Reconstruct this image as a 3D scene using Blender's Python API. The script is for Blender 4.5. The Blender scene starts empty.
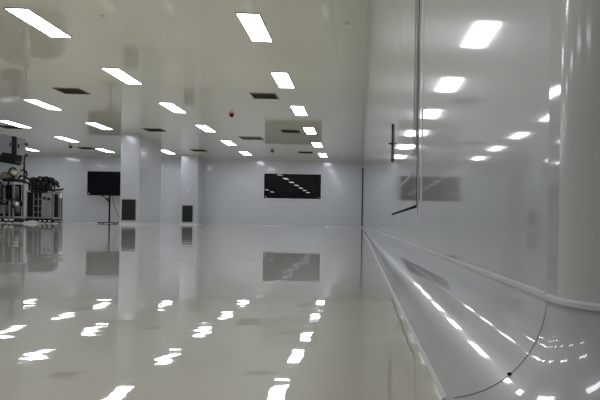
import bpy, bmesh, math, random
from mathutils import Vector, Matrix
random.seed(4)
S = bpy.context.scene
COL = S.collection
PI = math.pi

F, PX, PY, ROLL, PSI, HC = 520., 381., 225.6, .0149, math.radians(2.3), .085
# ------------------------------------------------------------------ materials
def mat(name, col, rough=.5, metal=0., coat=0., coat_rough=.03, spec=.5, emit=0.):
    m = bpy.data.materials.new(name); m.use_nodes = True
    b = m.node_tree.nodes['Principled BSDF']
    b.inputs['Base Color'].default_value = (*col, 1)
    b.inputs['Roughness'].default_value = rough
    b.inputs['Metallic'].default_value = metal
    b.inputs['Coat Weight'].default_value = coat
    b.inputs['Coat Roughness'].default_value = coat_rough
    b.inputs['Specular IOR Level'].default_value = spec
    if emit:
        b.inputs['Emission Color'].default_value = (.965, 1., 1.06, 1)
        b.inputs['Emission Strength'].default_value = emit
    return m

def nodes(m): return m.node_tree.nodes, m.node_tree.links, m.node_tree.nodes['Principled BSDF']

def math_node(N, L, op, a, b=None):
    n = N.new('ShaderNodeMath'); n.operation = op
    for i, v in enumerate((a, b)):
        if v is None: continue
        if isinstance(v, (int, float)): n.inputs[i].default_value = v
        else: L.new(v, n.inputs[i])
    return n.outputs[0]

def noise(N, L, vec, scale, detail=2., sx=(1, 1, 1)):
    mp = N.new('ShaderNodeMapping'); mp.inputs['Scale'].default_value = sx
    L.new(vec, mp.inputs['Vector'])
    t = N.new('ShaderNodeTexNoise'); t.inputs['Scale'].default_value = scale
    t.inputs['Detail'].default_value = detail
    L.new(mp.outputs[0], t.inputs['Vector'])
    return t.outputs['Fac']

def panel_mat(name, col, axis, pitch, rough=.32, coat_rough=.06, wave=.0004, seam=.006):
    """Painted sandwich panel: satin paint under a clear gloss, faint sealed joints, slight oil-canning."""
    m = mat(name, col, rough, coat=1., coat_rough=coat_rough)
    N, L, b = nodes(m)
    tc = N.new('ShaderNodeTexCoord'); sp = N.new('ShaderNodeSeparateXYZ')
    L.new(tc.outputs['Object'], sp.inputs[0])
    f = math_node(N, L, 'MODULO', math_node(N, L, 'ADD', sp.outputs[axis], 400.37 * pitch), pitch)
    line = math_node(N, L, 'LESS_THAN', f, seam)
    mx = N.new('ShaderNodeMix'); mx.data_type = 'RGBA'
    mx.inputs['A'].default_value = (*col, 1)
    mx.inputs['B'].default_value = (*[c * .72 for c in col], 1)
    L.new(line, mx.inputs['Factor']); L.new(mx.outputs['Result'], b.inputs['Base Color'])
    h = math_node(N, L, 'MULTIPLY', noise(N, L, tc.outputs['Object'], .9, 1.), wave)
    bp = N.new('ShaderNodeBump'); bp.inputs['Strength'].default_value = 1; bp.inputs['Distance'].default_value = 1
    L.new(h, bp.inputs['Height']); L.new(bp.outputs[0], b.inputs['Normal']); L.new(bp.outputs[0], b.inputs['Coat Normal'])
    return m

WALLC = (.545, .575, .645)
M_wallb = panel_mat('wall_paint', WALLC, 0, 1.18, coat_rough=.12)
M_wallr = panel_mat('side_wall_paint', (.44, .465, .475), 1, 60., coat_rough=.055, wave=.0002)
M_walll = panel_mat('far_wall_paint', WALLC, 1, 1.18)
M_column = panel_mat('column_paint', (.47, .495, .555), 0, 60., coat_rough=.2)
M_ceil = panel_mat('ceiling_paint', (.72, .725, .69), 0, 1.18, rough=.35, coat_rough=.05, wave=.001)
M_cove = mat('cove_vinyl', (.53, .545, .56), .3, coat=1., coat_rough=.048)
M_lip = mat('pale_trim', (.62, .63, .66), .35, coat=.5, coat_rough=.1)  # pale trim; light on the up-facing cove lip is painted into the tone
M_seal = mat('sealant', (.68, .69, .68), .4)
M_dark = mat('dark_gasket', (.004, .004, .004), .8, spec=.05)
M_seam = mat('dirty_joint', (.07, .07, .07), .6)
M_alu = mat('aluminium', (.72, .73, .74), .25, metal=1.)
M_black = mat('black_plastic', (.006, .006, .007), .35, spec=.2)
M_blackm = mat('black_metal', (.015, .015, .016), .3, metal=.3)
M_glass = mat('dark_glass', (.004, .007, .010), .0, spec=.42)
M_screen = mat('screen_glass', (.004, .005, .008), .03, spec=.18)
M_steel = mat('brushed_steel', (.55, .55, .53), .28, metal=1.)
M_mgrey = mat('machine_grey_paint', (.20, .205, .23), .45)
M_mblue = mat('machine_bluegrey_paint', (.17, .18, .22), .45)
M_olive = mat('olive_grey_paint', (.085, .085, .062), .45, spec=.3)
M_mdark = mat('machine_dark_paint', (.006, .006, .008), .5, spec=.15)
M_rubber = mat('hose_rubber', (.005, .005, .006), .45, spec=.25)
M_bag = mat('pale_plastic_sheet', (.40, .40, .38), .45)
M_vent = mat('vent_paint', (.10, .10, .085), .5)
M_ventl = mat('vent_paint_light', (.42, .42, .39), .5)
M_vframe = mat('vent_frame_paint', (.17, .17, .15), .5)
M_grille = mat('grille_paint', (.012, .014, .015), .5, spec=.25)
M_gframe = mat('grille_frame_paint', (.03, .032, .033), .45, spec=.3)
M_lframe = mat('light_frame_paint', (.30, .30, .28), .5)
M_lens = mat('lit_diffuser', (.9, .9, .9), .5, emit=24.)
M_lens.cycles.emission_sampling = 'FRONT'
M_white = mat('white_plastic', (.75, .75, .73), .4)
M_red = mat('red_plastic', (.45, .06, .03), .4)

# poured resin floor
M_floor = mat('resin_floor', (.50, .47, .39), .35, coat=1., coat_rough=.02)
N, L, b = nodes(M_floor)
tc = N.new('ShaderNodeTexCoord'); sp = N.new('ShaderNodeSeparateXYZ'); L.new(tc.outputs['Object'], sp.inputs[0])
blot = noise(N, L, tc.outputs['Object'], 2.2, 3.)
mx = N.new('ShaderNodeMix'); mx.data_type = 'RGBA'
mx.inputs['A'].default_value = (.60, .56, .455, 1); mx.inputs['B'].default_value = (.655, .61, .50, 1)
L.new(blot, mx.inputs['Factor']); L.new(mx.outputs['Result'], b.inputs['Base Color'])
swell = math_node(N, L, 'MULTIPLY', math_node(N, L, 'EXPONENT', math_node(N, L, 'MULTIPLY', math_node(N, L, 'ABSOLUTE', sp.outputs[1]), -1 / .315)), .01134)
w1 = math_node(N, L, 'MULTIPLY', noise(N, L, tc.outputs['Object'], 2.4, 1.), .0014)
w3 = math_node(N, L, 'MULTIPLY', noise(N, L, tc.outputs['Object'], 1., 1., (1.4, 8., 1.)), .00036)
w2 = math_node(N, L, 'MULTIPLY', noise(N, L, tc.outputs['Object'], 1., 1., (22., 45., 1.)), .00009)
hh = math_node(N, L, 'ADD', math_node(N, L, 'ADD', math_node(N, L, 'ADD', swell, w1), w3), w2)
bp = N.new('ShaderNodeBump'); bp.inputs['Strength'].default_value = 1; bp.inputs['Distance'].default_value = 1
L.new(hh, bp.inputs['Height']); L.new(bp.outputs[0], b.inputs['Normal']); L.new(bp.outputs[0], b.inputs['Coat Normal'])

# ------------------------------------------------------------------ mesh helpers
class MB:
    def __init__(s): s.bm = bmesh.new()
    def box(s, x0, x1, y0, y1, z0, z1, bev=0.):
        r = bmesh.ops.create_cube(s.bm, size=1)
        for v in r['verts']:
            v.co = Vector(((x0 + x1) / 2 + v.co.x * (x1 - x0), (y0 + y1) / 2 + v.co.y * (y1 - y0), (z0 + z1) / 2 + v.co.z * (z1 - z0)))
        if bev:
            es = {e for v in r['verts'] for e in v.link_edges}
            bmesh.ops.bevel(s.bm, geom=list(es), offset=bev, segments=2, affect='EDGES', profile=.5)
        return s
    def prism(s, pts, axis, a, b_):
        """closed outline pts (2D) extruded along axis from a to b_"""
        def P(p, t):
            return {0: (t, p[0], p[1]), 1: (p[0], t, p[1]), 2: (p[0], p[1], t)}[axis]
        A = [s.bm.verts.new(P(p, a)) for p in pts]; B = [s.bm.verts.new(P(p, b_)) for p in pts]
        n = len(pts)
        s.bm.faces.new(A); s.bm.faces.new(B)
        for i in range(n): s.bm.faces.new((A[i], A[(i + 1) % n], B[(i + 1) % n], B[i]))
        return s
    def lathe(s, prof, cx, cy, n=24, cz=0.):
        rings = []
        for r, z in prof:
            rings.append([s.bm.verts.new((cx + max(r, 1e-4) * math.cos(2 * PI * k / n), cy + max(r, 1e-4) * math.sin(2 * PI * k / n), cz + z)) for k in range(n)])
        for i in range(len(rings) - 1):
            for k in range(n):
                s.bm.faces.new((rings[i][k], rings[i][(k + 1) % n], rings[i + 1][(k + 1) % n], rings[i + 1][k]))
        s.bm.faces.new(rings[0]); s.bm.faces.new(rings[-1])
        return s
    def tube(s, pts, r, n=10, sub=6, closed=False):
        P = [Vector(p) for p in pts]
        if len(P) > 2 and sub > 1:
            Q = []
            for i in range(len(P) - 1):
                p0 = P[max(i - 1, 0)]; p1 = P[i]; p2 = P[i + 1]; p3 = P[min(i + 2, len(P) - 1)]
                for k in range(sub):
                    t = k / sub
                    Q.append(.5 * ((2 * p1) + (p2 - p0) * t + (2 * p0 - 5 * p1 + 4 * p2 - p3) * t * t + (3 * p1 - p0 - 3 * p2 + p3) * t ** 3))
            Q.append(P[-1]); P = Q
        up = Vector((.13, .31, .94)); rings = []
        for i, p in enumerate(P):
            d = (P[min(i + 1, len(P) - 1)] - P[max(i - 1, 0)]).normalized()
            u = d.cross(up)
            if u.length < .05: u = d.cross(Vector((1, 0, 0)))
            u.normalize(); w = d.cross(u)
            rings.append([s.bm.verts.new(p + r * (math.cos(2 * PI * k / n) * u + math.sin(2 * PI * k / n) * w)) for k in range(n)])
        for i in range(len(rings) - 1):
            for k in range(n):
                s.bm.faces.new((rings[i][k], rings[i][(k + 1) % n], rings[i + 1][(k + 1) % n], rings[i + 1][k]))
        s.bm.faces.new(rings[0]); s.bm.faces.new(rings[-1])
        return s
    def grid(s, rows):
        V = [[s.bm.verts.new(p) for p in r] for r in rows]
        for i in range(len(V) - 1):
            for k in range(len(V[0]) - 1):
                s.bm.faces.new((V[i][k], V[i][k + 1], V[i + 1][k + 1], V[i + 1][k]))
        return s
    def build(s, name, m, parent=None, smooth=False, recalc=True):
        if recalc: bmesh.ops.recalc_face_normals(s.bm, faces=s.bm.faces)
        me = bpy.data.meshes.new(name); s.bm.to_mesh(me); s.bm.free()
        me.materials.append(m)
        if smooth:
            for p in me.polygons: p.use_smooth = True
            me.set_sharp_from_angle(angle=math.radians(40))
        o = bpy.data.objects.new(name, me); COL.objects.link(o)
        if parent is not None: o.parent = parent
        return o

def tag(o, label=None, cat=None, group=None, kind=None):
    if label: o['label'] = label
    if cat: o['category'] = cat
    if group: o['group'] = group
    if kind: o['kind'] = kind
    return o
def empty(name, loc, label=None, cat=None, group=None, kind=None):
    o = bpy.data.objects.new(name, None); COL.objects.link(o); o.location = loc
    o.empty_display_size = .2
    return tag(o, label, cat, group, kind)
def copy_tree(o, loc):
    r = o.copy(); COL.objects.link(r); r.location = loc
    for ch in list(o.children):
        c = ch.copy(); COL.objects.link(c); c.parent = r
        for g in list(ch.children):
            d = g.copy(); COL.objects.link(d); d.parent = c
    return r
def struct(o, label=None, cat=None):
    o['kind'] = 'structure'
    if label: o['label'] = label
    if cat: o['category'] = cat
    return o

# ------------------------------------------------------------------ room shell
XR = .093            # face of the right-hand wall
YB = 23.45           # face of the back wall
XL, YF, ZC = -17., -4., 3.
RC = .030            # radius of the outside corner
SL = .042            # the flange of the corner profile leans this much
AX, AY = XR + RC + .0004, .2425   # axis of the outside corner
YE = AY - RC         # face of the wall past the corner
XE = 3.5
# door opening in the right wall
D0, D1, DZ0, DZ1 = .845, 1.52, .116, 2.15

struct(MB().box(XL - .1, XE + .1, YF - .1, YB + .1, -.1, 0).build('floor', M_floor), 'glossy beige poured resin floor', 'floor')
struct(MB().box(XL - .1, XE + .1, YF - .1, YB + .1, ZC, ZC + .1).build('ceiling', M_ceil), 'glossy pale grey panel ceiling', 'ceiling')
struct(MB().box(XL - .1, XR, YB, YB + .1, 0, ZC).build('wall_back', M_wallb), 'pale grey back wall of flat panels holding a dark window', 'wall')
struct(MB().box(XL - .1, XL, YF, YB, 0, ZC).build('wall_left', M_walll), 'pale grey panel wall at the left end of the hall', 'wall')
struct(MB().box(XL - .1, XE + .1, YF - .1, YF, 0, ZC).build('wall_front', M_wallb), 'pale grey panel wall at the near end of the hall', 'wall')
struct(MB().box(XE, XE + .1, YF, YE, 0, ZC).build('wall_side', M_walll), 'pale grey panel wall of the side bay', 'wall')
# right wall: plane with the door opening, outside corner, then the return face
w = MB()
T = XR + .12
def wl(y0, y1, z0, z1): w.box(XR, T, y0, y1, z0, z1)
wl(D1, YB, 0, ZC); wl(.2548, D0, 0, ZC); wl(D0, D1, 0, DZ0); wl(D0, D1, DZ1, ZC)
struct(w.build('wall_right', M_wallr), 'glossy light grey panel wall close on the right', 'wall')
JY = .2545
T0 = math.atan(SL); n = 40
C0 = (AX - RC * math.cos(T0), AY - RC * math.sin(T0))          # crease between flange and round
def corner(off, z, k, n):
    """k < 0: the start of the flange at the joint; then around the outside corner"""
    if k < 0: return (C0[0] - off - SL * (JY - C0[1]), JY, z)
    t = T0 + (PI / 2 - T0) * k / n; r = RC + off
    return (AX - r * math.cos(t), AY - r * math.sin(t), z)
M_corner = mat('corner_profile_paint', (.58, .605, .59), .3, coat=1., coat_rough=.10)
w = MB().grid([[corner(0, z, k, n) for k in range(n + 1)] for z in (0, ZC)])
w.grid([[(AX, AY, z), corner(0, z, 0, n)] for z in (0, ZC)]); w.grid([[(AX, AY - RC, z), (AX, AY, z)] for z in (0, ZC)])
tr = struct(w.build('trim_1', M_corner, smooth=True), 'rounded light grey outside corner profile at the near end of the right wall', 'corner trim')
w = MB().grid([[corner(0, z, k, n) for k in (-1, 0)] for z in (0, ZC)])
w.build('flange', M_wallr, tr)
struct(MB().box(AX + .0004, XE, YE, YE + .1, 0, ZC).build('wall_return', M_wallr), 'glossy grey wall face past the rounded corner', 'wall')

# floor cove: quarter circle profile, top lip, sealant bead, joint with the corner piece
CR = .05
def prof(k, m=18):       # 0 = floor edge, m = wall ; returns (offset from wall face, z)
    a = PI / 2 * k / m
    return CR - CR * math.sin(a), CR - CR * math.cos(a) + .0006
m_ = 18
ys = [JY, .6, 1.5, 4, 10, YB - .05]
c = MB().grid([[(XR - prof(k)[0], y, prof(k)[1]) for k in range(m_ + 1)] for y in ys])
bb = struct(c.build('baseboard_right', M_cove, smooth=True), 'glossy grey curved cove along the foot of the right wall', 'baseboard')
MB().prism([(XR, .0500), (XR - .0016, .0504), (XR - .0016, .0524), (XR, .0534)], 1, JY, YB - .02).build('top_lip', M_lip, bb)
MB().prism([(XR - CR + .0012, 0), (XR - CR + .0012, .0012), (XR - CR - .0012, .0004), (XR - CR - .0012, 0)], 1, JY, YB - .05).build('sealant_bead', M_seal, bb)
# corner piece
n = 36
c = MB().grid([[corner(*prof(j), k, n) for j in range(m_ + 1)] for k in range(-1, n + 1)])
cp = struct(c.build('baseboard_corner', M_cove, smooth=True), 'moulded grey cove piece wrapping the rounded outside corner', 'baseboard')
lipp = [(0, .0494), (.0016, .0498), (.0016, .0518), (0, .0528)]
c = MB().grid([[corner(o, z, k, n) for o, z in lipp] for k in range(-1, n + 1)])
c.build('top_lip', M_lip, cp, smooth=False)
# thin dark strip along the joint, following the cove profile
c = MB()
pts = [(XR - prof(k)[0], prof(k)[1]) for k in range(1, m_ + 1)]
rows = []
for y in (JY - .0009, JY + .0002):
    rows.append([(x - .0001, y, z + .0001) for x, z in pts])
c.grid(rows)
c.build('joint', M_seam, cp)
jx, jz = XR - prof(8)[0], prof(8)[1]
MB().lathe([(0, -.0006), (.0011, -.0004), (.0013, 0), (.0008, .0006), (0, .0008)], jx - .0002, JY - .0003, 12, jz + .0003).build('joint_hole', M_dark, cp, smooth=True)
# return cove
c = MB().grid([[(x, YE - prof(k)[0], prof(k)[1]) for k in range(m_ + 1)] for x in (AX, 1., XE)])
struct(c.build('baseboard_return', M_cove, smooth=True), 'grey cove along the foot of the return wall', 'baseboard')
# back wall cove
c = MB().grid([[(x, YB - prof(k)[0], prof(k)[1]) for k in range(m_ + 1)] for x in (XL, -5, XR - .0)])
bk = struct(c.build('baseboard_back', M_cove, smooth=True), 'pale cove line along the foot of the back wall', 'baseboard')
MB().prism([(YB, .05), (YB - .006, .05), (YB - .006, .056), (YB, .058)], 0, XL, XR).build('top_lip', M_lip, bk)
# ceiling trims and dark vertical joint in the far corner
def ctrim(name, pts, axis, a, b_, lab): return struct(MB().prism(pts, axis, a, b_).build(name, M_lip), lab, 'trim')
ctrim('trim_2', [(YB, ZC - .045), (YB - .012, ZC - .04), (YB - .04, ZC - .012), (YB - .045, ZC), (YB, ZC)], 0, XL, XR, 'pale trim where the back wall meets the ceiling')
ctrim('trim_3', [(XR, ZC - .035), (XR - .010, ZC - .03), (XR - .03, ZC - .01), (XR - .035, ZC), (XR, ZC)], 1, JY, YB, 'pale trim where the right wall meets the ceiling')
struct(MB().box(XR - .035, XR - .002, YB - .02, YB, .06, ZC - .33).build('trim_4', M_dark), 'dark open joint running up the far right corner', 'trim')

# ------------------------------------------------------------------ door in the right wall
dr = struct(empty('door_1', (XR, (D0 + D1) / 2, DZ0)), 'flush light grey door in the right wall with a black pull handle', 'door')
ox, oy, oz = dr.location
def dm(): return MB()
def dbuild(mb, name, m, smooth=False):
    o = mb.build(name, m, dr, smooth); o.matrix_parent_inverse = Matrix.Translation((-ox, -oy, -oz)); return o
f = dm()
f.box(XR - .0010, XR + .05, D0 - .004, D0 + .003, DZ0 - .012, DZ1)
f.box(XR - .0010, XR + .05, D1 - .003, D1, DZ0 - .012, DZ1)
f.box(XR - .001, XR + .05, D0, D1, DZ1 - .003, DZ1)
f.prism([(XR, .790), (XR - .0012, .7925), (XR - .0012, .8025), (XR, .805)], 2, DZ0 - .012, DZ1 + .03)
dbuild(f, 'frame', M_lip)
g = dm()
g.box(XR - .0014, XR + .045, D0 + .002, D0 + .0085, DZ0, DZ1 - .003)
g.box(XR - .0012, XR + .045, D0 + .003, D1 - .003, DZ0, DZ0 + .0042)
g.box(XR + .001, XR + .045, D1 - .006, D1 - .003, DZ0, DZ1 - .003)
g.box(XR + .001, XR + .045, D0 + .003, D1 - .003, DZ1 - .007, DZ1 - .003)
dbuild(g, 'gasket', M_dark)
lf = dm().prism([(XR + .0008, D0 + .0075), (XR - .0022, D1 - .006), (XR + .042, D1 - .006), (XR + .042, D0 + .0075)], 2, DZ0 + .0042, DZ1 - .007)
leaf = dbuild(lf, 'leaf', M_wallr)
e = dm()
for a, b_ in ((.872, .888), (.905, .935)):
    e.prism([(XR + .002, a), (XR - .0022, a + .003), (XR - .0022, b_ - .003), (XR + .002, b_)], 2, .21, DZ1 - .02)
dbuild(e, 'edge_bead', M_wallr)
dbuild(dm().prism([(.93, .1770), (D1 - .012, .1770), (D1 - .012, .1790), (.93, .1790)], 0, XR - .0030, XR + .002), 'rail', M_lip)
hd = dm()
hd.tube([(XR - .0045, 1.492, .268), (XR - .0045, 1.492, .378)], .0022, 10, 1)
hd.box(XR - .0045, XR + .001, 1.490, 1.494, .275, .280); hd.box(XR - .0045, XR + .001, 1.490, 1.494, .366, .371)
hdo = dbuild(hd, 'handle', M_black, True)
k = dm().tube([(XR - .014, 1.492, .321), (XR + .001, 1.492, .321)], .0028, 10, 1)
dbuild(k, 'lock', M_blackm, True)

# ------------------------------------------------------------------ window in the back wall
WX0, WX1, WZ0, WZ1 = -4.315, -1.785, 1.235, 2.335
wn = struct(empty('window_1', ((WX0 + WX1) / 2, YB, WZ0)), 'wide dark glass window with slim pale frame in the back wall', 'window')
inv = Matrix.Translation(-Vector(wn.location))
f = MB(); t = .05
f.box(WX0 - t, WX1 + t, YB - .02, YB, WZ0 - t, WZ0, .004); f.box(WX0 - t, WX1 + t, YB - .02, YB, WZ1, WZ1 + t, .004)
f.box(WX0 - t, WX0, YB - .02, YB, WZ0, WZ1, .004); f.box(WX1, WX1 + t, YB - .02, YB, WZ0, WZ1, .004)
o = f.build('frame', M_lip, wn); o.matrix_parent_inverse = inv
g = MB(); t = .035
g.box(WX0, WX1, YB - .012, YB, WZ0, WZ0 + t); g.box(WX0, WX1, YB - .012, YB, WZ1 - t, WZ1)
g.box(WX0, WX0 + t, YB - .012, YB, WZ0 + t, WZ1 - t); g.box(WX1 - t, WX1, YB - .012, YB, WZ0 + t, WZ1 - t)
o = g.build('gasket', M_dark, wn); o.matrix_parent_inverse = inv
o = MB().box(WX0 + t, WX1 - t, YB - .008, YB - .001, WZ0 + t, WZ1 - t).build('pane', M_glass, wn); o.matrix_parent_inverse = inv
lk = MB()
for x in (WX0 + .09, WX1 - .09): lk.box(x - .018, x + .018, YB - .011, YB - .008, WZ0 + .05, WZ0 + .085)
o = lk.build('sticker', M_white, wn); o.matrix_parent_inverse = inv

# ------------------------------------------------------------------ columns
def grille(parent, x0, x1, y, z0, z1, n, name='return_grille'):
    """louvred grille on a face looking towards -y (local coordinates of the parent)"""
    f = MB(); t = .025
    f.box(x0, x1, y - .02, y, z0, z0 + t); f.box(x0, x1, y - .02, y, z1 - t, z1)
    f.box(x0, x0 + t, y - .02, y, z0 + t, z1 - t); f.box(x1 - t, x1, y - .02, y, z0 + t, z1 - t)
    fr = f.build(name, M_gframe, parent)
    s = MB().box(x0 + t, x1 - t, y - .004, y - .001, z0 + t, z1 - t)
    h = (z1 - z0 - 2 * t) / n
    for i in range(n):
        z = z0 + t + h * i
        s.prism([(y - .015, z), (y - .013, z), (y - .004, z + h * .7), (y - .006, z + h * .7)], 0, x0 + t, x1 - t)
    s.build('louvers', M_grille, fr)
def column(x0, x1, y0, y1, label, rad):
    cx = (x0 + x1) / 2
    e = empty('column', (cx, y0, 0), label, 'column', 'square columns of the hall')
    a, b_ = x0 - cx, x1 - cx; d = y1 - y0
    pts = []
    for (px, py, s0) in ((a + rad, rad, PI), (b_ - rad, rad, 1.5 * PI)):
        for k in range(7):
            an = s0 + PI / 2 * k / 6
            pts.append((px + rad * math.cos(an), py + rad * math.sin(an)))
    pts += [(b_, d), (a, d)]
    MB().prism(pts, 2, 0, ZC).build('shaft', M_column, e, True)
    MB().prism([(a - .012, -.012), (b_ + .012, -.012), (b_ + .012, d), (a - .012, d)], 2, ZC - .03, ZC).build('ceiling_collar', M_lip, e)
    MB().prism([(a - .012, -.012), (b_ + .012, -.012), (b_ + .012, d), (a - .012, d)], 2, 0, .05).build('skirting', M_lip, e)
    return e
c1 = column(-7.90, -7.27, 17.40, 19.25, 'pale square column with a low dark grille, beside the television, nearer of the two columns', .05)
grille(c1, -.235, .205, -.0, .14, .82, 14)
c2 = column(-7.76, -7.02, 22.75, YB, 'pale square column against the back wall with a low dark grille, farther of the two columns', .04)
grille(c2, -.28, .16, -.0, .12, .83, 14)
MB().lathe([(0, -.01), (.04, -.01), (.045, 0), (.03, .02), (0, .024)], 0, 0, 16).build('call_point', M_white, c2, True)
cpnt = [o for o in c2.children if o.name.startswith('call_point')][0]
cpnt.rotation_euler = (PI / 2, 0, 0); cpnt.location = (-.05, -.004, 1.45)

# ------------------------------------------------------------------ ceiling lights
def make_light():
    e = empty('ceiling_light', (0, 0, 0))
    f = MB(); a, b_ = .153, .54; t = .012
    f.box(-a - t, a + t, -b_ - t, -b_, -.012, 0); f.box(-a - t, a + t, b_, b_ + t, -.012, 0)
    f.box(-a - t, -a, -b_, b_, -.012, 0); f.box(a, a + t, -b_, b_, -.012, 0)
    f.build('frame', M_lframe, e)
    d = MB().box(-a, a, -b_, b_, -.008, 0).build('diffuser', M_lens, e)
    d.data.materials.append(M_white)
    for p in d.data.polygons: p.material_index = 0 if p.normal.z < -.5 else 1   # only the lower face is lit
    return e
LX = dict(A=-1.60, B=-4.79, C=-8.0, D=-10.5, E=-13.6)
LY = [7.82, 10.61, 13.41, 16.22, 19.02, 21.80]
order = ['nearest', 'second', 'third', 'fourth', 'fifth', 'farthest']
def nth(i): return {0: 'nearest panel', 5: 'farthest panel'}.get(i, order[i] + ' panel from the front')
LL = {}
for i in range(6):
    LL['A', i] = 'lit ceiling panel, %s in the row along the right wall' % nth(i)
    LL['B', i] = 'lit ceiling panel, %s in the second row from the right wall' % nth(i)
LL['C', 2] = 'lit ceiling panel at left below the nearest left vent, first of its row'
LL['C', 3] = 'lit ceiling panel just left of and in front of the nearer column'
LL['C', 5] = 'lit ceiling panel between the two columns, close to the back wall'
LL['D', 3] = 'lit ceiling panel at the left edge, just above the machine upper cabinet'
LL['D', 4] = 'lit ceiling panel left of the television, between machines and back wall'
LL['D', 5] = 'lit ceiling panel right above the television near the back wall'
LL['E', 5] = 'lit ceiling panel in the far left corner behind the machine upper cabinet'
hidden = [('C', 0), ('C', 1), ('C', 4), ('D', 1), ('D', 2), ('E', 3), ('E', 4)]
lp = None
def put_light(x, y, label, group):
    global lp
    if lp is None: lp = make_light(); o = lp; o.location = (x, y, ZC)
    else: o = copy_tree(lp, (x, y, ZC))
    tag(o, label, 'ceiling light', group); return o
for (cN, i), lab in LL.items(): put_light(LX[cN] + (.02 if i == 0 and cN == 'B' else 0), LY[i] + (.07 if i == 0 and cN == 'B' else 0), lab, 'ceiling light panels')
for cN, i in hidden: put_light(LX[cN], LY[i], 'lit ceiling panel hidden behind the column or past the left edge', 'ceiling light panels out of view')
for cN in 'ABC':
    for y in (4.99, 2.19, -.62): put_light(LX[cN], y, 'lit ceiling panel overhead, above the top edge of the picture', 'ceiling light panels overhead')

# ------------------------------------------------------------------ ceiling vents
def make_vent(slm):
    e = empty('ceiling_vent', (0, 0, 0)); a, b_, t = .29, .25, .03
    f = MB()
    f.box(-a, a, -b_, -b_ + t, -.012, 0); f.box(-a, a, b_ - t, b_, -.012, 0)
    f.box(-a, -a + t, -b_ + t, b_ - t, -.012, 0); f.box(a - t, a, -b_ + t, b_ - t, -.012, 0)
    f.build('frame', M_vframe, e)
    s = MB().box(-a + t, a - t, -b_ + t, b_ - t, -.003, 0)
    for i in range(10):
        y = -b_ + t + (2 * b_ - 2 * t) * (i + .2) / 10
        s.prism([(y, -.010), (y + .004, -.011), (y + .03, -.003), (y + .026, -.003)], 0, -a + t, a - t)
    s.build('louvers', slm, e)
    return e
VENT = [(-2.22, 11.95, 'dark ceiling vent between the two right-hand light rows, largest of those there'),
        (-6.50, 11.93, 'dark square ceiling vent at upper left, nearest of the vents in the left half'),
        (-6.53, 16.70, 'dark ceiling vent just above the top of the nearer column'),
        (-2.22, 16.40, 'dark ceiling vent near the right-hand light row, in front of the fifth panel'),
        (-2.25, 21.15, 'thin dark ceiling vent right of centre above the back window, close to the back wall'),
        (-6.52, 21.20, 'thin dark ceiling vent right above the farther column'),
        (-10.95, 21.20, 'thin dark ceiling vent left of the television, by the red detector'),
        (-11.0, 16.75, 'dark ceiling vent at the left edge above the machine upper cabinet')]
vp = None
for x, y, lab in VENT:
    if vp is None: vp = make_vent(M_vent); o = vp; o.location = (x, y, ZC)
    else: o = copy_tree(vp, (x, y, ZC))
    tag(o, lab, 'ceiling vent', 'ceiling vents')
o = make_vent(M_ventl); o.location = (-3.74, 17.9, ZC); o.scale = (1.3, 1.15, 1)
tag(o, 'wide pale grey ceiling vent left of the window reflection, lightest of the vents', 'ceiling vent', 'ceiling vents')

# ------------------------------------------------------------------ detectors
def make_detector():
    e = empty('smoke_detector', (0, 0, 0))
    MB().lathe([(0, 0), (.075, 0), (.075, -.02), (.06, -.032), (0, -.032)], 0, 0, 20).build('base', M_red, e, True)
    MB().lathe([(0, -.032), (.05, -.032), (.055, -.055), (.035, -.085), (0, -.09)], 0, 0, 20).build('dome', M_black, e, True)
    return e
DET = [(-3.46, 13.98, 'red and black round ceiling detector left of the big vent, nearest of its kind'),
       (-3.51, 20.7, 'small red and black ceiling detector just above the back window'),
       (-11.3, 20.7, 'small red and black ceiling detector at far left above the machines')]
dp = None
for x, y, lab in DET:
    if dp is None: dp = make_detector(); o = dp; o.location = (x, y, ZC)
    else: o = copy_tree(dp, (x, y, ZC))
    tag(o, lab, 'smoke detector', 'ceiling detectors')
def sprinkler(x, y, lab):
    o = MB().lathe([(0, 0), (.05, 0), (.05, -.006), (.018, -.012), (.018, -.02), (.022, -.022), (0, -.024)], 0, 0, 16).build('sprinkler', M_white, None, True)
    o.location = (x, y, ZC); tag(o, lab, 'sprinkler', 'ceiling sprinklers')
sprinkler(-3.70, 7.55, 'tiny pale sprinkler on the ceiling between the two nearest left-hand lights')
sprinkler(-.25, 7.53, 'tiny pale sprinkler on the ceiling close to the right wall')

# ------------------------------------------------------------------ television on a floor stand
TVX, TVY = -10.76, 22.70
tv = empty('television', (TVX, TVY, 0), 'wide black television on a slim black floor stand by the back wall', 'television')
b0 = MB().box(-.90, .90, -.03, .03, 1.19, 2.225, .008); bz = b0.build('bezel', M_black, tv)
MB().box(-.87, .87, -.034, -.03, 1.235, 2.20).build('screen', M_screen, bz)
MB().box(-.30, .30, .03, .09, 1.35, 1.95, .02).build('rear_housing', M_black, tv)
MB().tube([(0, .07, .03), (0, .07, 1.5)], .035, 14, 1).build('pole', M_black, tv, True)
MB().prism([(-.33, -.24), (.33, -.24), (.36, -.2), (.36, .22), (-.36, .22), (-.36, -.2)], 2, .02, .055).build('base', M_black, tv)
for sx in (-1, 1):
    for sy in (-.17, .17):
        MB().lathe([(0, 0), (.022, .002), (.022, .02), (0, .022)], sx * .3, sy, 10).build('caster', M_black, tv)
MB().prism([(-.40, 1.20), (-.30, 1.20), (-.04, .93), (-.04, 1.05), (-.27, 1.20)][:4], 1, .05, .075).build('brace', M_blackm, tv)
MB().tube([(.10, .06, 1.22), (.16, .07, .95), (.22, .08, .7), (.34, .1, .4), (.46, .14, .22), (.50, .15, .20)], .009, 8).build('cable', M_black, tv, True)
MB().box(-.835, -.79, -.0355, -.034, 1.25, 1.285).build('sticker', M_white, bz)

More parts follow.
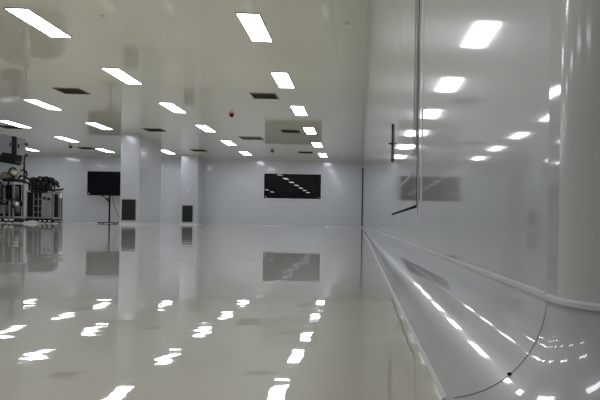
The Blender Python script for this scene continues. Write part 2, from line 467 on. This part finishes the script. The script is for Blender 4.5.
# ------------------------------------------------------------------ machines at the left
MY = 15.0
def at(px, py, Y):
    """photo pixel on the plane y = Y, in metres"""
    xc, yc = (px - PX) / F, (PY - py) / F
    x = xc * math.cos(ROLL) - yc * math.sin(ROLL); z = xc * math.sin(ROLL) + yc * math.cos(ROLL)
    X = x * math.cos(PSI) + math.sin(PSI); Yd = -x * math.sin(PSI) + math.cos(PSI)
    return X / Yd * Y, Y, z / Yd * Y + HC
def U(px, v=0.): return at(px, 195, MY + v)[0]        # across
def Z(py, v=0.): return at(32, py, MY + v)[2]         # up
def child(p, n): return [o for o in p.children if o.name.startswith(n)][-1]
DP = .42                                              # depth of both machines
m1x = U(6)
m1 = empty('process_machine', (m1x, MY, 0), 'tall machine at the left edge with steel frame, tank lids and a grey upper cabinet', 'machine')
def u(px, v=0.): return U(px, v) - m1x
X1 = u(14.2)
uc = MB().prism([(u(-16), Z(154.5)), (u(15), Z(154.5)), (u(15), Z(137.4)), (u(-4), Z(133.4)), (u(-16), Z(133.4))], 1, 0, DP).build('upper_cabinet', M_mblue, m1)
MB().prism([(u(11.2), Z(157)), (u(15) + .004, Z(157)), (u(15) + .004, Z(137.0)), (u(11.2), Z(136.3))], 1, -.012, .03).build('cabinet_band', M_mdark, m1)
sh = MB().box(u(15) - .1, u(15) + .02, .03, DP + .02, Z(154.8), Z(138.6), .012).build('side_housing', M_mgrey, m1)
MB().box(u(15) + .015, u(15) + .035, .06, .11, Z(147.8), Z(143.8), .003).build('latch', M_black, sh)
MB().box(u(15) - .01, u(15) + .05, DP - .04, DP + .05, Z(143.6), Z(141.0), .012).build('knob', M_black, sh)
MB().box(u(15) - .01, u(15) + .05, DP - .04, DP + .05, Z(155.0), Z(152.4), .012).build('knob', M_black, sh)
MB().box(u(9.2), u(10.2), -.02, .0, Z(147), Z(143), .003).build('latch', M_black, uc)
MB().prism([(u(-3), Z(160)), (u(3.4), Z(153.0)), (u(15), Z(155)), (u(13.2), Z(164.8)), (u(3.5), Z(163))], 1, -.04, .3).build('drive_unit', M_mdark, m1)
for pts in ([(u(-16), 0, Z(162.2)), (X1, 0, Z(162.2))], [(X1, 0, Z(162.2)), (X1, DP, Z(162.2))],
            [(X1, DP, Z(154.0)), (X1, DP, Z(183))], [(u(-14), DP, Z(154)), (u(-14), DP, Z(183))], [(u(-14), 0, Z(154)), (u(-14), 0, Z(183))]):
    MB().tube(pts, .024, 8, 1).build('hanger_bar', M_blackm, m1)
for x, v in ((u(-14), 0), (u(4.6), 0), (u(13.6), 0), (u(13.6), DP), (u(-14), DP), (u(4.6), DP)):
    MB().box(x - .022, x + .022, v - .022, v + .022, .10, Z(183.5), .004).build('post', M_steel, m1)
x = u(10.6); MB().box(x - .024, x + .024, -.05, -.01, .14, Z(201), .004).build('post', M_steel, m1)
for py, m in ((183.6, M_steel), (200.8, M_olive), (217.2, M_steel)):
    MB().box(u(-16), X1, -.03, .02, Z(py) - .02, Z(py) + .02, .004).build('rail', m, m1)
    MB().box(X1 - .05, X1, .02, DP, Z(py) - .02, Z(py) + .02, .004).build('rail', m, m1)
MB().box(u(-16), X1 + .01, -.05, DP + .02, .035, .125, .01).build('base_plate', M_mdark, m1)
MB().box(u(-16), X1 - .06, DP - .03, DP - .01, .13, Z(184)).build('back_panel', M_mdark, m1)
for px, z0, z1, r, m in ((-2, .70, 1.08, .15, M_olive), (9, .74, 1.05, .095, M_mdark), (15.5, .72, 1.06, .085, M_olive), (4.2, .26, .52, .10, M_mgrey), (-7, .2, .6, .14, M_mgrey), (17.3, .30, .50, .075, M_mgrey)):
    MB().lathe([(0, z0), (r * .8, z0), (r, z0 + .03), (r, z1 - .04), (r * .7, z1), (0, z1)], u(px, .2) , .2, 20).build('canister', m, m1, True)
MB().lathe([(0, 0), (.05, 0), (.05, .09), (.02, .1), (0, .1)], u(17.4, .04), .04, 14, .50).build('gauge', M_white, m1, True)
MB().lathe([(.0, 0), (.175, 0), (.18, .04), (.165, .12), (.12, .19), (.06, .22), (0, .225)], u(6.4, .1), .1, 28, Z(180)).build('dome_lid', M_olive, m1, True)
MB().lathe([(0, 0), (.05, 0), (.10, .08), (.16, .17), (.16, .20), (.03, .235), (0, .24)], u(14.8, .1), .1, 24, Z(178)).build('hopper', M_steel, m1, True)
MB().tube([(u(3.5), -.03, Z(180.3)), (X1, -.03, Z(180.3))], .055, 12, 1).build('manifold', M_mdark, m1, True)
MB().tube([(X1, -.03, Z(180.3)), (X1, DP, Z(180.3))], .05, 12, 1).build('manifold', M_mdark, m1, True)
for pts in ([(9.4, 173), (11, 169.6), (14, 168.5), (17, 170.5), (18.6, 175)],
            [(20, 177), (21, 171), (23.5, 168.8), (26.3, 170), (27.2, 174), (25, 176)],
            [(18, 181), (20, 177), (23, 175.2), (27, 176.8), (31, 178)],
            [(1, 182), (3, 186), (6, 187.5), (8.5, 185.5), (9.5, 182)],
            [(12, 202), (15, 199), (18, 199.5), (22, 202), (22.5, 206)],
            [(13, 205), (15, 208), (16, 212), (19, 215), (22, 213)],
            [(2, 203), (4, 205), (8, 203), (10, 200)]):
    MB().tube([(u(a, max(0, (a - 14) / 10) * .4), -.04 + max(0, (a - 14) / 10) * .4, Z(b_)) for a, b_ in pts], .025, 8).build('hose', M_rubber, m1, True)
for px, v in ((-12, 0), (-3, 0), (5, 0), (12.5, 0), (-12, .38), (12.9, .38)):
    MB().lathe([(0, 0), (.03, 0), (.035, .03), (.015, .035), (.015, .08), (0, .08)], u(px), v, 12).build('foot', M_steel, m1, True)
for px in (1, 8, 13):
    MB().box(u(px) - .05, u(px) + .05, -.08, -.03, .075, .115, .012).build('clamp', M_white, m1)

m2x = U(44)
m2 = empty('filling_machine', (m2x, MY, 0), 'low dark machine with grey door, steel posts and a tangle of black hoses on top', 'machine')
def u(px, v=0.): return U(px, v) - m2x
X2 = u(53.6)
MB().box(u(26.4), u(41.7), .02, DP, Z(217), Z(192), .01).build('cabinet', M_mdark, m2)
for px in (27, 33.8, 38.4):
    MB().box(u(px) - .010, u(px) + .010, -.01, .02, Z(217), Z(193), .003).build('mullion', M_mblue, m2)
for py in (199, 206, 212):
    MB().box(u(34.2), u(41.4), 0, .02, Z(py) - .010, Z(py) + .010, .003).build('shelf_edge', M_mblue, m2)
dr2 = MB().box(u(41.8), u(52.4), -.02, .05, Z(217), Z(192.6), .012).build('door', M_mgrey, m2)
MB().box(u(47.3), u(47.7), -.024, -.018, Z(216.5), Z(193.5)).build('door_split', M_mblue, dr2)
for px, py in ((45.2, 198), (49.6, 198.7)):
    l = MB().lathe([(0, 0), (.038, 0), (.034, .03), (0, .032)], 0, 0, 14).build('latch', M_black, dr2, True)
    l.rotation_euler = (PI / 2, 0, 0); l.location = (u(px), -.02, Z(py))
for v in (0, .31, DP):
    MB().box(X2 - .022, X2 + .012, v - .018, v + .018, .11, Z(191.5), .004).build('post', M_steel, m2)
MB().box(u(42), X2 - .10, .08, DP, .15, Z(193)).build('inner_box', M_mdark, m2)
MB().lathe([(0, .15), (.05, .15), (.05, Z(199)), (.025, Z(198)), (0, Z(198))], X2 - .055, .16, 16).build('pump', M_mdark, m2, True)
MB().lathe([(0, 0), (.045, 0), (.06, .04), (.045, .10), (0, .11)], X2 - .03, .17, 16, Z(198.5)).build('valve', M_black, m2, True)
MB().box(X2 - .04, X2 + .03, .28, .38, Z(197), Z(191.8), .012).build('junction_box', M_white, m2)
MB().box(u(25.5), X2 + .02, -.04, DP + .03, Z(218.6), Z(217), .006).build('base_rail', M_steel, m2)
MB().box(u(26), X2 + .01, -.045, DP + .02, .032, Z(218.6)).build('base_plate', M_mdark, m2)
for px, v in ((28, -.02), (34, -.02), (40, -.02), (46, -.02), (52.4, -.02), (28, .38), (52.6, .38)):
    MB().lathe([(0, 0), (.03, 0), (.034, .02), (.016, .03), (.016, .06), (0, .06)], u(px), v, 12).build('foot', M_steel, m2, True)
for px in (41.5, 46.2, 51):
    MB().box(u(px) - .035, u(px) + .035, -.065, -.03, .060, .090, .010).build('clamp', M_white, m2)
for v in (.1, .24, .36):
    MB().box(X2 - .01, X2 + .03, v - .025, v + .025, .060, .088, .010).build('clamp', M_white, m2)
MB().box(u(31.5), u(47), -.05, .06, Z(192.2), Z(190), .01).build('top_beam', M_mdark, m2)
MB().box(u(26), X2, 0, DP, Z(192.4), Z(191.4)).build('top_plate', M_mgrey, m2)
MB().prism([(u(45.5), Z(190.6)), (X2 + .02, Z(191.2)), (X2 + .01, Z(187.6)), (u(51.5), Z(185.4)), (u(48), Z(186.4))], 1, .06, .40).build('motor_cover', M_bag, m2)
MB().tube([(u(49.5), -.0, Z(190.0)), (X2, .02, Z(189.6)), (X2 + .03, .25, Z(188.4)), (X2 + .03, .4, Z(187.6))], .03, 10).build('drive_shaft', M_black, m2, True)
rnd = random.Random(11)
hs = []
for i in range(11):
    a = 30 + i * 2.5
    top = 176.4 + rnd.random() * 3.0 + max(0, a - 50) * .55
    wdt = 2.0 + rnd.random() * 2.6
    v = -.02 + rnd.random() * .12
    hs.append([(a - .4, 190.6, v), (a - .6, 184 + rnd.random() * 2, v), (a + wdt * .35, top, v + .03), (a + wdt, top + 1.8, v + .06), (a + wdt * 1.15, 186, v + .05), (min(a + wdt * 1.2, 59.5), 190.6, v + .08)])
hs += [[(24, 178, .05), (28, 178.6, .03), (33, 182, .0), (38, 185, .02), (43, 186.2, .05)],
       [(46, 181, .0), (50, 180.0, -.02), (54, 181.6, .0), (57, 184, .02), (59.2, 188, .05), (59.6, 192, .05)],
       [(24, 181, .1), (29, 184, .05), (34, 186.6, .03), (40, 188.2, .02), (46, 186.8, .0)],
       [(42, 179, .1), (47, 177.4, .1), (52, 178.6, .1), (56, 181.6, .1), (59, 186, .1)]]
def bend(a, v): return v + max(0, (a - 53) / 8.) * .40
for h in hs:
    MB().tube([(u(a, bend(a, v)), bend(a, v), Z(b_)) for a, b_, v in h], .028, 8).build('hose', M_rubber, m2, True)

# crumpled pale bundle on the floor in front of the machines
bm = bmesh.new()
bmesh.ops.create_grid(bm, x_segments=22, y_segments=14, size=1)
rr = random.Random(5)
for v in bm.verts:
    a, b_ = v.co.x, v.co.y
    e = max(0, 1 - a ** 4) * max(0, 1 - b_ ** 4)
    h = .085 * e ** .6 * (.75 + .25 * math.sin(3 * a + 1) * math.cos(2.3 * b_)) + .012 * e * rr.uniform(-1, 1)
    v.co = Vector((a * .19 * (1 - .1 * b_), b_ * .14, .003 + max(h, 0)))
bot = bmesh.ops.extrude_face_region(bm, geom=list(bm.faces))
for v in [g for g in bot['geom'] if isinstance(g, bmesh.types.BMVert)]: v.co.z = .001
mb = MB(); mb.bm.free(); mb.bm = bm
bd = mb.build('plastic_bundle', M_bag, None, True)
bd.location = (at(32, 222, MY - .25)[0], MY - .25, 0)
tag(bd, 'crumpled pale plastic bundle lying on the floor in front of the machines', 'bundle')

# ------------------------------------------------------------------ camera
cam = bpy.data.cameras.new('camera'); co = bpy.data.objects.new('camera', cam); COL.objects.link(co)
cam.sensor_width = 36; cam.lens = F / 600 * 36
cam.shift_x = -(PX - 300) / 600; cam.shift_y = (PY - 200) / 600
cam.clip_start = .005; cam.clip_end = 100
def yaw(v): x, y, z = v; return Vector((x * math.cos(PSI) + y * math.sin(PSI), -x * math.sin(PSI) + y * math.cos(PSI), z))
r_, u_, f_ = yaw((math.cos(ROLL), 0, math.sin(ROLL))), yaw((-math.sin(ROLL), 0, math.cos(ROLL))), yaw((0, 1, 0))
co.matrix_world = Matrix(((r_.x, u_.x, -f_.x, 0), (r_.y, u_.y, -f_.y, 0), (r_.z, u_.z, -f_.z, HC), (0, 0, 0, 1)))
S.camera = co

wd = bpy.data.worlds.new('world'); S.world = wd; wd.use_nodes = True
wd.node_tree.nodes['Background'].inputs[0].default_value = (0, 0, 0, 1)
S.view_settings.view_transform = 'Standard'; S.view_settings.look = 'None'
S.view_settings.gamma = 1; S.view_settings.use_curve_mapping = False
S.view_settings.exposure = -.68
cy = S.cycles
cy.use_denoising = True; cy.denoising_input_passes = 'RGB_ALBEDO_NORMAL'; cy.caustics_reflective = False; cy.caustics_refractive = False; cy.blur_glossy = 1.0; cy.use_adaptive_sampling = False
cy.max_bounces = 14; cy.diffuse_bounces = 8; cy.glossy_bounces = 8
cy.sample_clamp_indirect = 2.5
